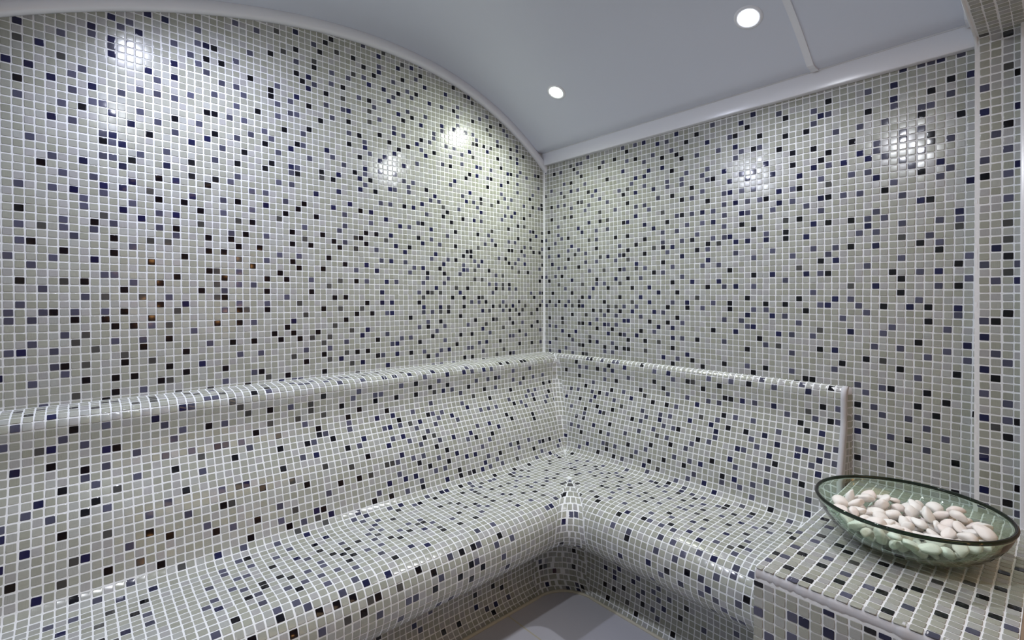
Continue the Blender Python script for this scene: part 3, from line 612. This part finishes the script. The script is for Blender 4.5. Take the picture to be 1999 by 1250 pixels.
# ------------------------------------------------------------------ downlights
def emit(name, col, s):
    m, nt, b = new_mat(name); b.inputs['Base Color'].default_value = (0, 0, 0, 1)
    b.inputs['Emission Color'].default_value = (*col, 1); b.inputs['Emission Strength'].default_value = s; return m
def ring_mesh(name, prof, seg=40):
    vts = [(r * PIT * math.cos(2 * math.pi * t / seg), r * PIT * math.sin(2 * math.pi * t / seg), z * PIT) for t in range(seg) for r, z in prof]
    m = len(prof); fs = [(t * m + k, ((t + 1) % seg) * m + k, ((t + 1) % seg) * m + k + 1, t * m + k + 1) for t in range(seg) for k in range(m - 1)]
    return mesh(name, vts, fs, True)
LAMPS = [(17.0, -13.9, (0.94, 1.0, 0.87), 'small round downlight in the vault above the corner of the walls', 1.0),
         (54.3, -13.0, (0.90, 0.93, 1.0), 'larger-looking round downlight beside the ceiling joint strip', 1.0),
         (17.0, -79.5, (0.79, 0.83, 1.0), 'round downlight over the far end of the left wall, out of view', 1.0),
         (57.0, -79.5, (0.90, 0.93, 1.0), 'round downlight over the camera side of the room, out of view', 1.0)]
POWER = 37.5
for x, y, c, lab, f in LAMPS:
    z = float(ceil_z(y)); dz = (float(ceil_z(y + .5)) - float(ceil_z(y - .5)))
    e = empty('ceiling_downlight', V(x, y, z), lab, 'ceiling light')
    rot = Matrix.Rotation(math.atan(dz), 4, 'X')
    rg_ = link('trim_ring', ring_mesh('trim_ring', [(1.25, .1), (1.3, -.12), (1.75, -.16), (1.95, -.08), (2.0, .05)]), None, [PVC])
    ln = link('lens', ring_mesh('lens', [(0.0001, -.06), (.6, -.06), (1.28, -.05)]), None, [emit('lamp_glow', c, 60)])
    for ob in (rg_, ln):
        ob.parent = e
    e.rotation_euler = (math.atan(dz), 0, 0)
    ld = bpy.data.lights.new('downlight_beam', 'SPOT'); ld.energy = POWER * f; ld.color = c
    ld.spot_size = math.radians(170); ld.spot_blend = 0.9; ld.shadow_soft_size = 1.15 * PIT
    lo = bpy.data.objects.new('downlight_beam', ld); COL.objects.link(lo); lo.location = V(x, y, z - .5); lo.parent = None
    lo.rotation_euler = (math.atan(dz), 0, 0)
# warm lamps in the hall behind the camera
SH = simple('lamp_shade', (.6, .5, .35), .6, .02)
for k, (y, z) in enumerate([(-20, 16), (-50, 16), (-50, -6), (-24, -10)]):
    e = empty('wall_lamp', V(196, y * 1.2, z), 'warm wall lamp on the hall wall, ' + ['upper right', 'upper left', 'lower left', 'lower right'][k], 'lamp')
    a = link('lamp_globe', ring_mesh('lamp_globe', [(.001, -3.5), (2.2, -2.8), (3.5, 0), (2.2, 2.8), (.001, 3.5)], 20), None, [emit('warm_glow', (1.0, .5, .18), 9)]); a.parent = e
    b_ = link('bracket', ring_mesh('bracket', [(.001, 3.4), (1.2, 3.5), (1.2, 5), (.001, 5)], 16), None, [SH]); b_.parent = e
hl = bpy.data.lights.new('hall_light', 'AREA'); hl.energy = 9; hl.color = (1, .72, .45); hl.size = 1.2
ho = bpy.data.objects.new('hall_light', hl); COL.objects.link(ho); ho.location = V(140, -45, 49)

# ------------------------------------------------------------------ glass bowl
BX, BY = 73.5, -18.3
def glass(name, col, dens=0.0):
    m, nt, b = new_mat(name)
    b.inputs['Base Color'].default_value = (*col, 1); b.inputs['Roughness'].default_value = 0.02
    b.inputs['Transmission Weight'].default_value = 1.0; b.inputs['IOR'].default_value = 1.45
    return m
GL = glass('green_glass', (.78, .92, .80)); GLR = glass('green_glass_rim', (.015, .035, .02))
bowl = empty('glass_bowl', V(BX, BY, TZ), 'wide shallow green-tinted glass bowl full of white pebbles on the tiled table', 'bowl')
outer = [(0.001, .13), (1.8, .15), (3.2, .27), (4.8, .62), (6.2, 1.25), (7.25, 2.15), (8.0, 3.2), (8.42, 4.2), (8.52, 4.52)]
inner = [(8.26, 4.52), (8.15, 4.2), (7.72, 3.3), (6.98, 2.33), (5.95, 1.48), (4.6, .86), (3.0, .52), (1.7, .41), (0.001, .39)]
def lathe(name, prof, seg=96):
    vts, fs = [], []
    m = len(prof)
    for t in range(seg):
        for r, z in prof: vts.append((r * PIT * math.cos(2 * math.pi * t / seg), r * PIT * math.sin(2 * math.pi * t / seg), z * PIT))
    for t in range(seg):
        for k in range(m - 1): fs.append((t * m + k, ((t + 1) % seg) * m + k, ((t + 1) % seg) * m + k + 1, t * m + k + 1))
    return mesh(name, vts, fs, True)
def smooth_prof(p, n=4):
    o, _, _ = spline(p, None, n); return [tuple(q) for q in o]
b1 = link('bowl_body', lathe('bowl_body', smooth_prof(outer) + smooth_prof(inner)), None, [GL]); b1.parent = bowl
rimp = [(8.39 + .20 * math.cos(a), 4.66 + .20 * math.sin(a)) for a in np.linspace(0, 2 * math.pi, 13)]
b2 = link('rim', lathe('rim', rimp), None, [GLR]); b2.parent = bowl; b2['label'] = 'dark green polished glass rim'

# ------------------------------------------------------------------ pebbles
def peb_mat():
    m, nt, b = new_mat('white_pebble'); N, L = nt.nodes, nt.links
    oi = N.new('ShaderNodeObjectInfo'); cr = N.new('ShaderNodeValToRGB')
    cr.color_ramp.elements[0].color = (.80, .72, .68, 1); cr.color_ramp.elements[1].color = (.82, .81, .78, 1)
    e = cr.color_ramp.elements.new(.5); e.color = (.80, .76, .72, 1)
    L.new(oi.outputs['Random'], cr.inputs[0])
    tc = N.new('ShaderNodeTexCoord'); nz = N.new('ShaderNodeTexNoise'); nz.inputs['Scale'].default_value = 60; nz.inputs['Detail'].default_value = 4
    L.new(tc.outputs['Object'], nz.inputs['Vector'])
    mr = N.new('ShaderNodeMapRange'); mr.inputs['To Min'].default_value = .88; mr.inputs['To Max'].default_value = 1.08; L.new(nz.outputs['Fac'], mr.inputs['Value'])
    vm_ = N.new('ShaderNodeVectorMath'); vm_.operation = 'MULTIPLY'; L.new(cr.outputs[0], vm_.inputs[0]); L.new(mr.outputs[0], vm_.inputs[1])
    L.new(vm_.outputs[0], b.inputs['Base Color']); b.inputs['Roughness'].default_value = .6
    b.inputs['Subsurface Weight'].default_value = .0
    return m
PEB = peb_mat()
rs = np.random.RandomState(11)
def pebble_mesh(i):
    bm = bmesh.new(); bmesh.ops.create_icosphere(bm, subdivisions=3, radius=1.0)
    ax = np.array([1.0, rs.uniform(.62, .88), rs.uniform(.42, .62)])
    d = rs.normal(size=(7, 3)); d /= np.linalg.norm(d, axis=1)[:, None]; cut = rs.uniform(.60, .90, 7)
    for v in bm.verts:
        p = np.array(v.co)
        for dd, c in zip(d, cut):
            t = p @ dd
            if t > c: p = p - dd * (t - c) * .92
        v.co = Vector(p * ax)
    for _ in range(1): bmesh.ops.smooth_vert(bm, verts=bm.verts[:], factor=.5, use_axis_x=True, use_axis_y=True, use_axis_z=True)
    for v in bm.verts: v.co *= PIT
    me = bpy.data.meshes.new('pebble'); bm.to_mesh(me); bm.free()
    me.polygons.foreach_set('use_smooth', [True] * len(me.polygons)); me.materials.append(PEB); return me
PM = [pebble_mesh(i) for i in range(8)]
# settle spheres in the bowl
NP = 152
rad = rs.uniform(.55, .92, NP)
pos = np.c_[rs.uniform(-5, 5, (NP, 2)), rs.uniform(1.2, 4.5, NP)]
ir = np.array([p[0] for p in inner[::-1]]); iz = np.array([p[1] for p in inner[::-1]])
CS = np.array([0, 0, 9.6])
for it in range(700):
    pos[:, 2] -= .02
    for _ in range(2):
        d = pos[:, None] - pos[None]; dist = np.linalg.norm(d, axis=2) + np.eye(NP) * 9
        ov = np.clip((rad[:, None] + rad[None]) * .93 - dist, 0, None)
        pos += (d / dist[..., None] * ov[..., None] * .32).sum(1)
        r = np.hypot(pos[:, 0], pos[:, 1])
        zmin = np.interp(r + rad * .55, ir, iz) + rad * .92
        low = pos[:, 2] < zmin
        pos[low, 2] = zmin[low]
        rmax = 7.05 - rad; f = np.minimum(1, rmax / np.maximum(r, .01)); pos[:, 0] *= f; pos[:, 1] *= f
order = np.argsort(pos[:, 2])[:-3]
first = None
for n_, i in enumerate(order):
    me = PM[n_ % 8]
    if first is None: o = bpy.data.objects.new('pebble', me); first = o
    else: o = first.copy(); o.data = me
    COL.objects.link(o)
    o.location = V(BX + pos[i, 0], BY + pos[i, 1], TZ + pos[i, 2])
    o.rotation_euler = (rs.normal(0, .45), rs.normal(0, .45), rs.uniform(0, 6.28))
    s = rad[i] * 1.22; o.scale = (s, s, s)
    tag(o, 'smooth white river pebble heaped in the glass bowl', 'pebble', 'white pebbles in the glass bowl')
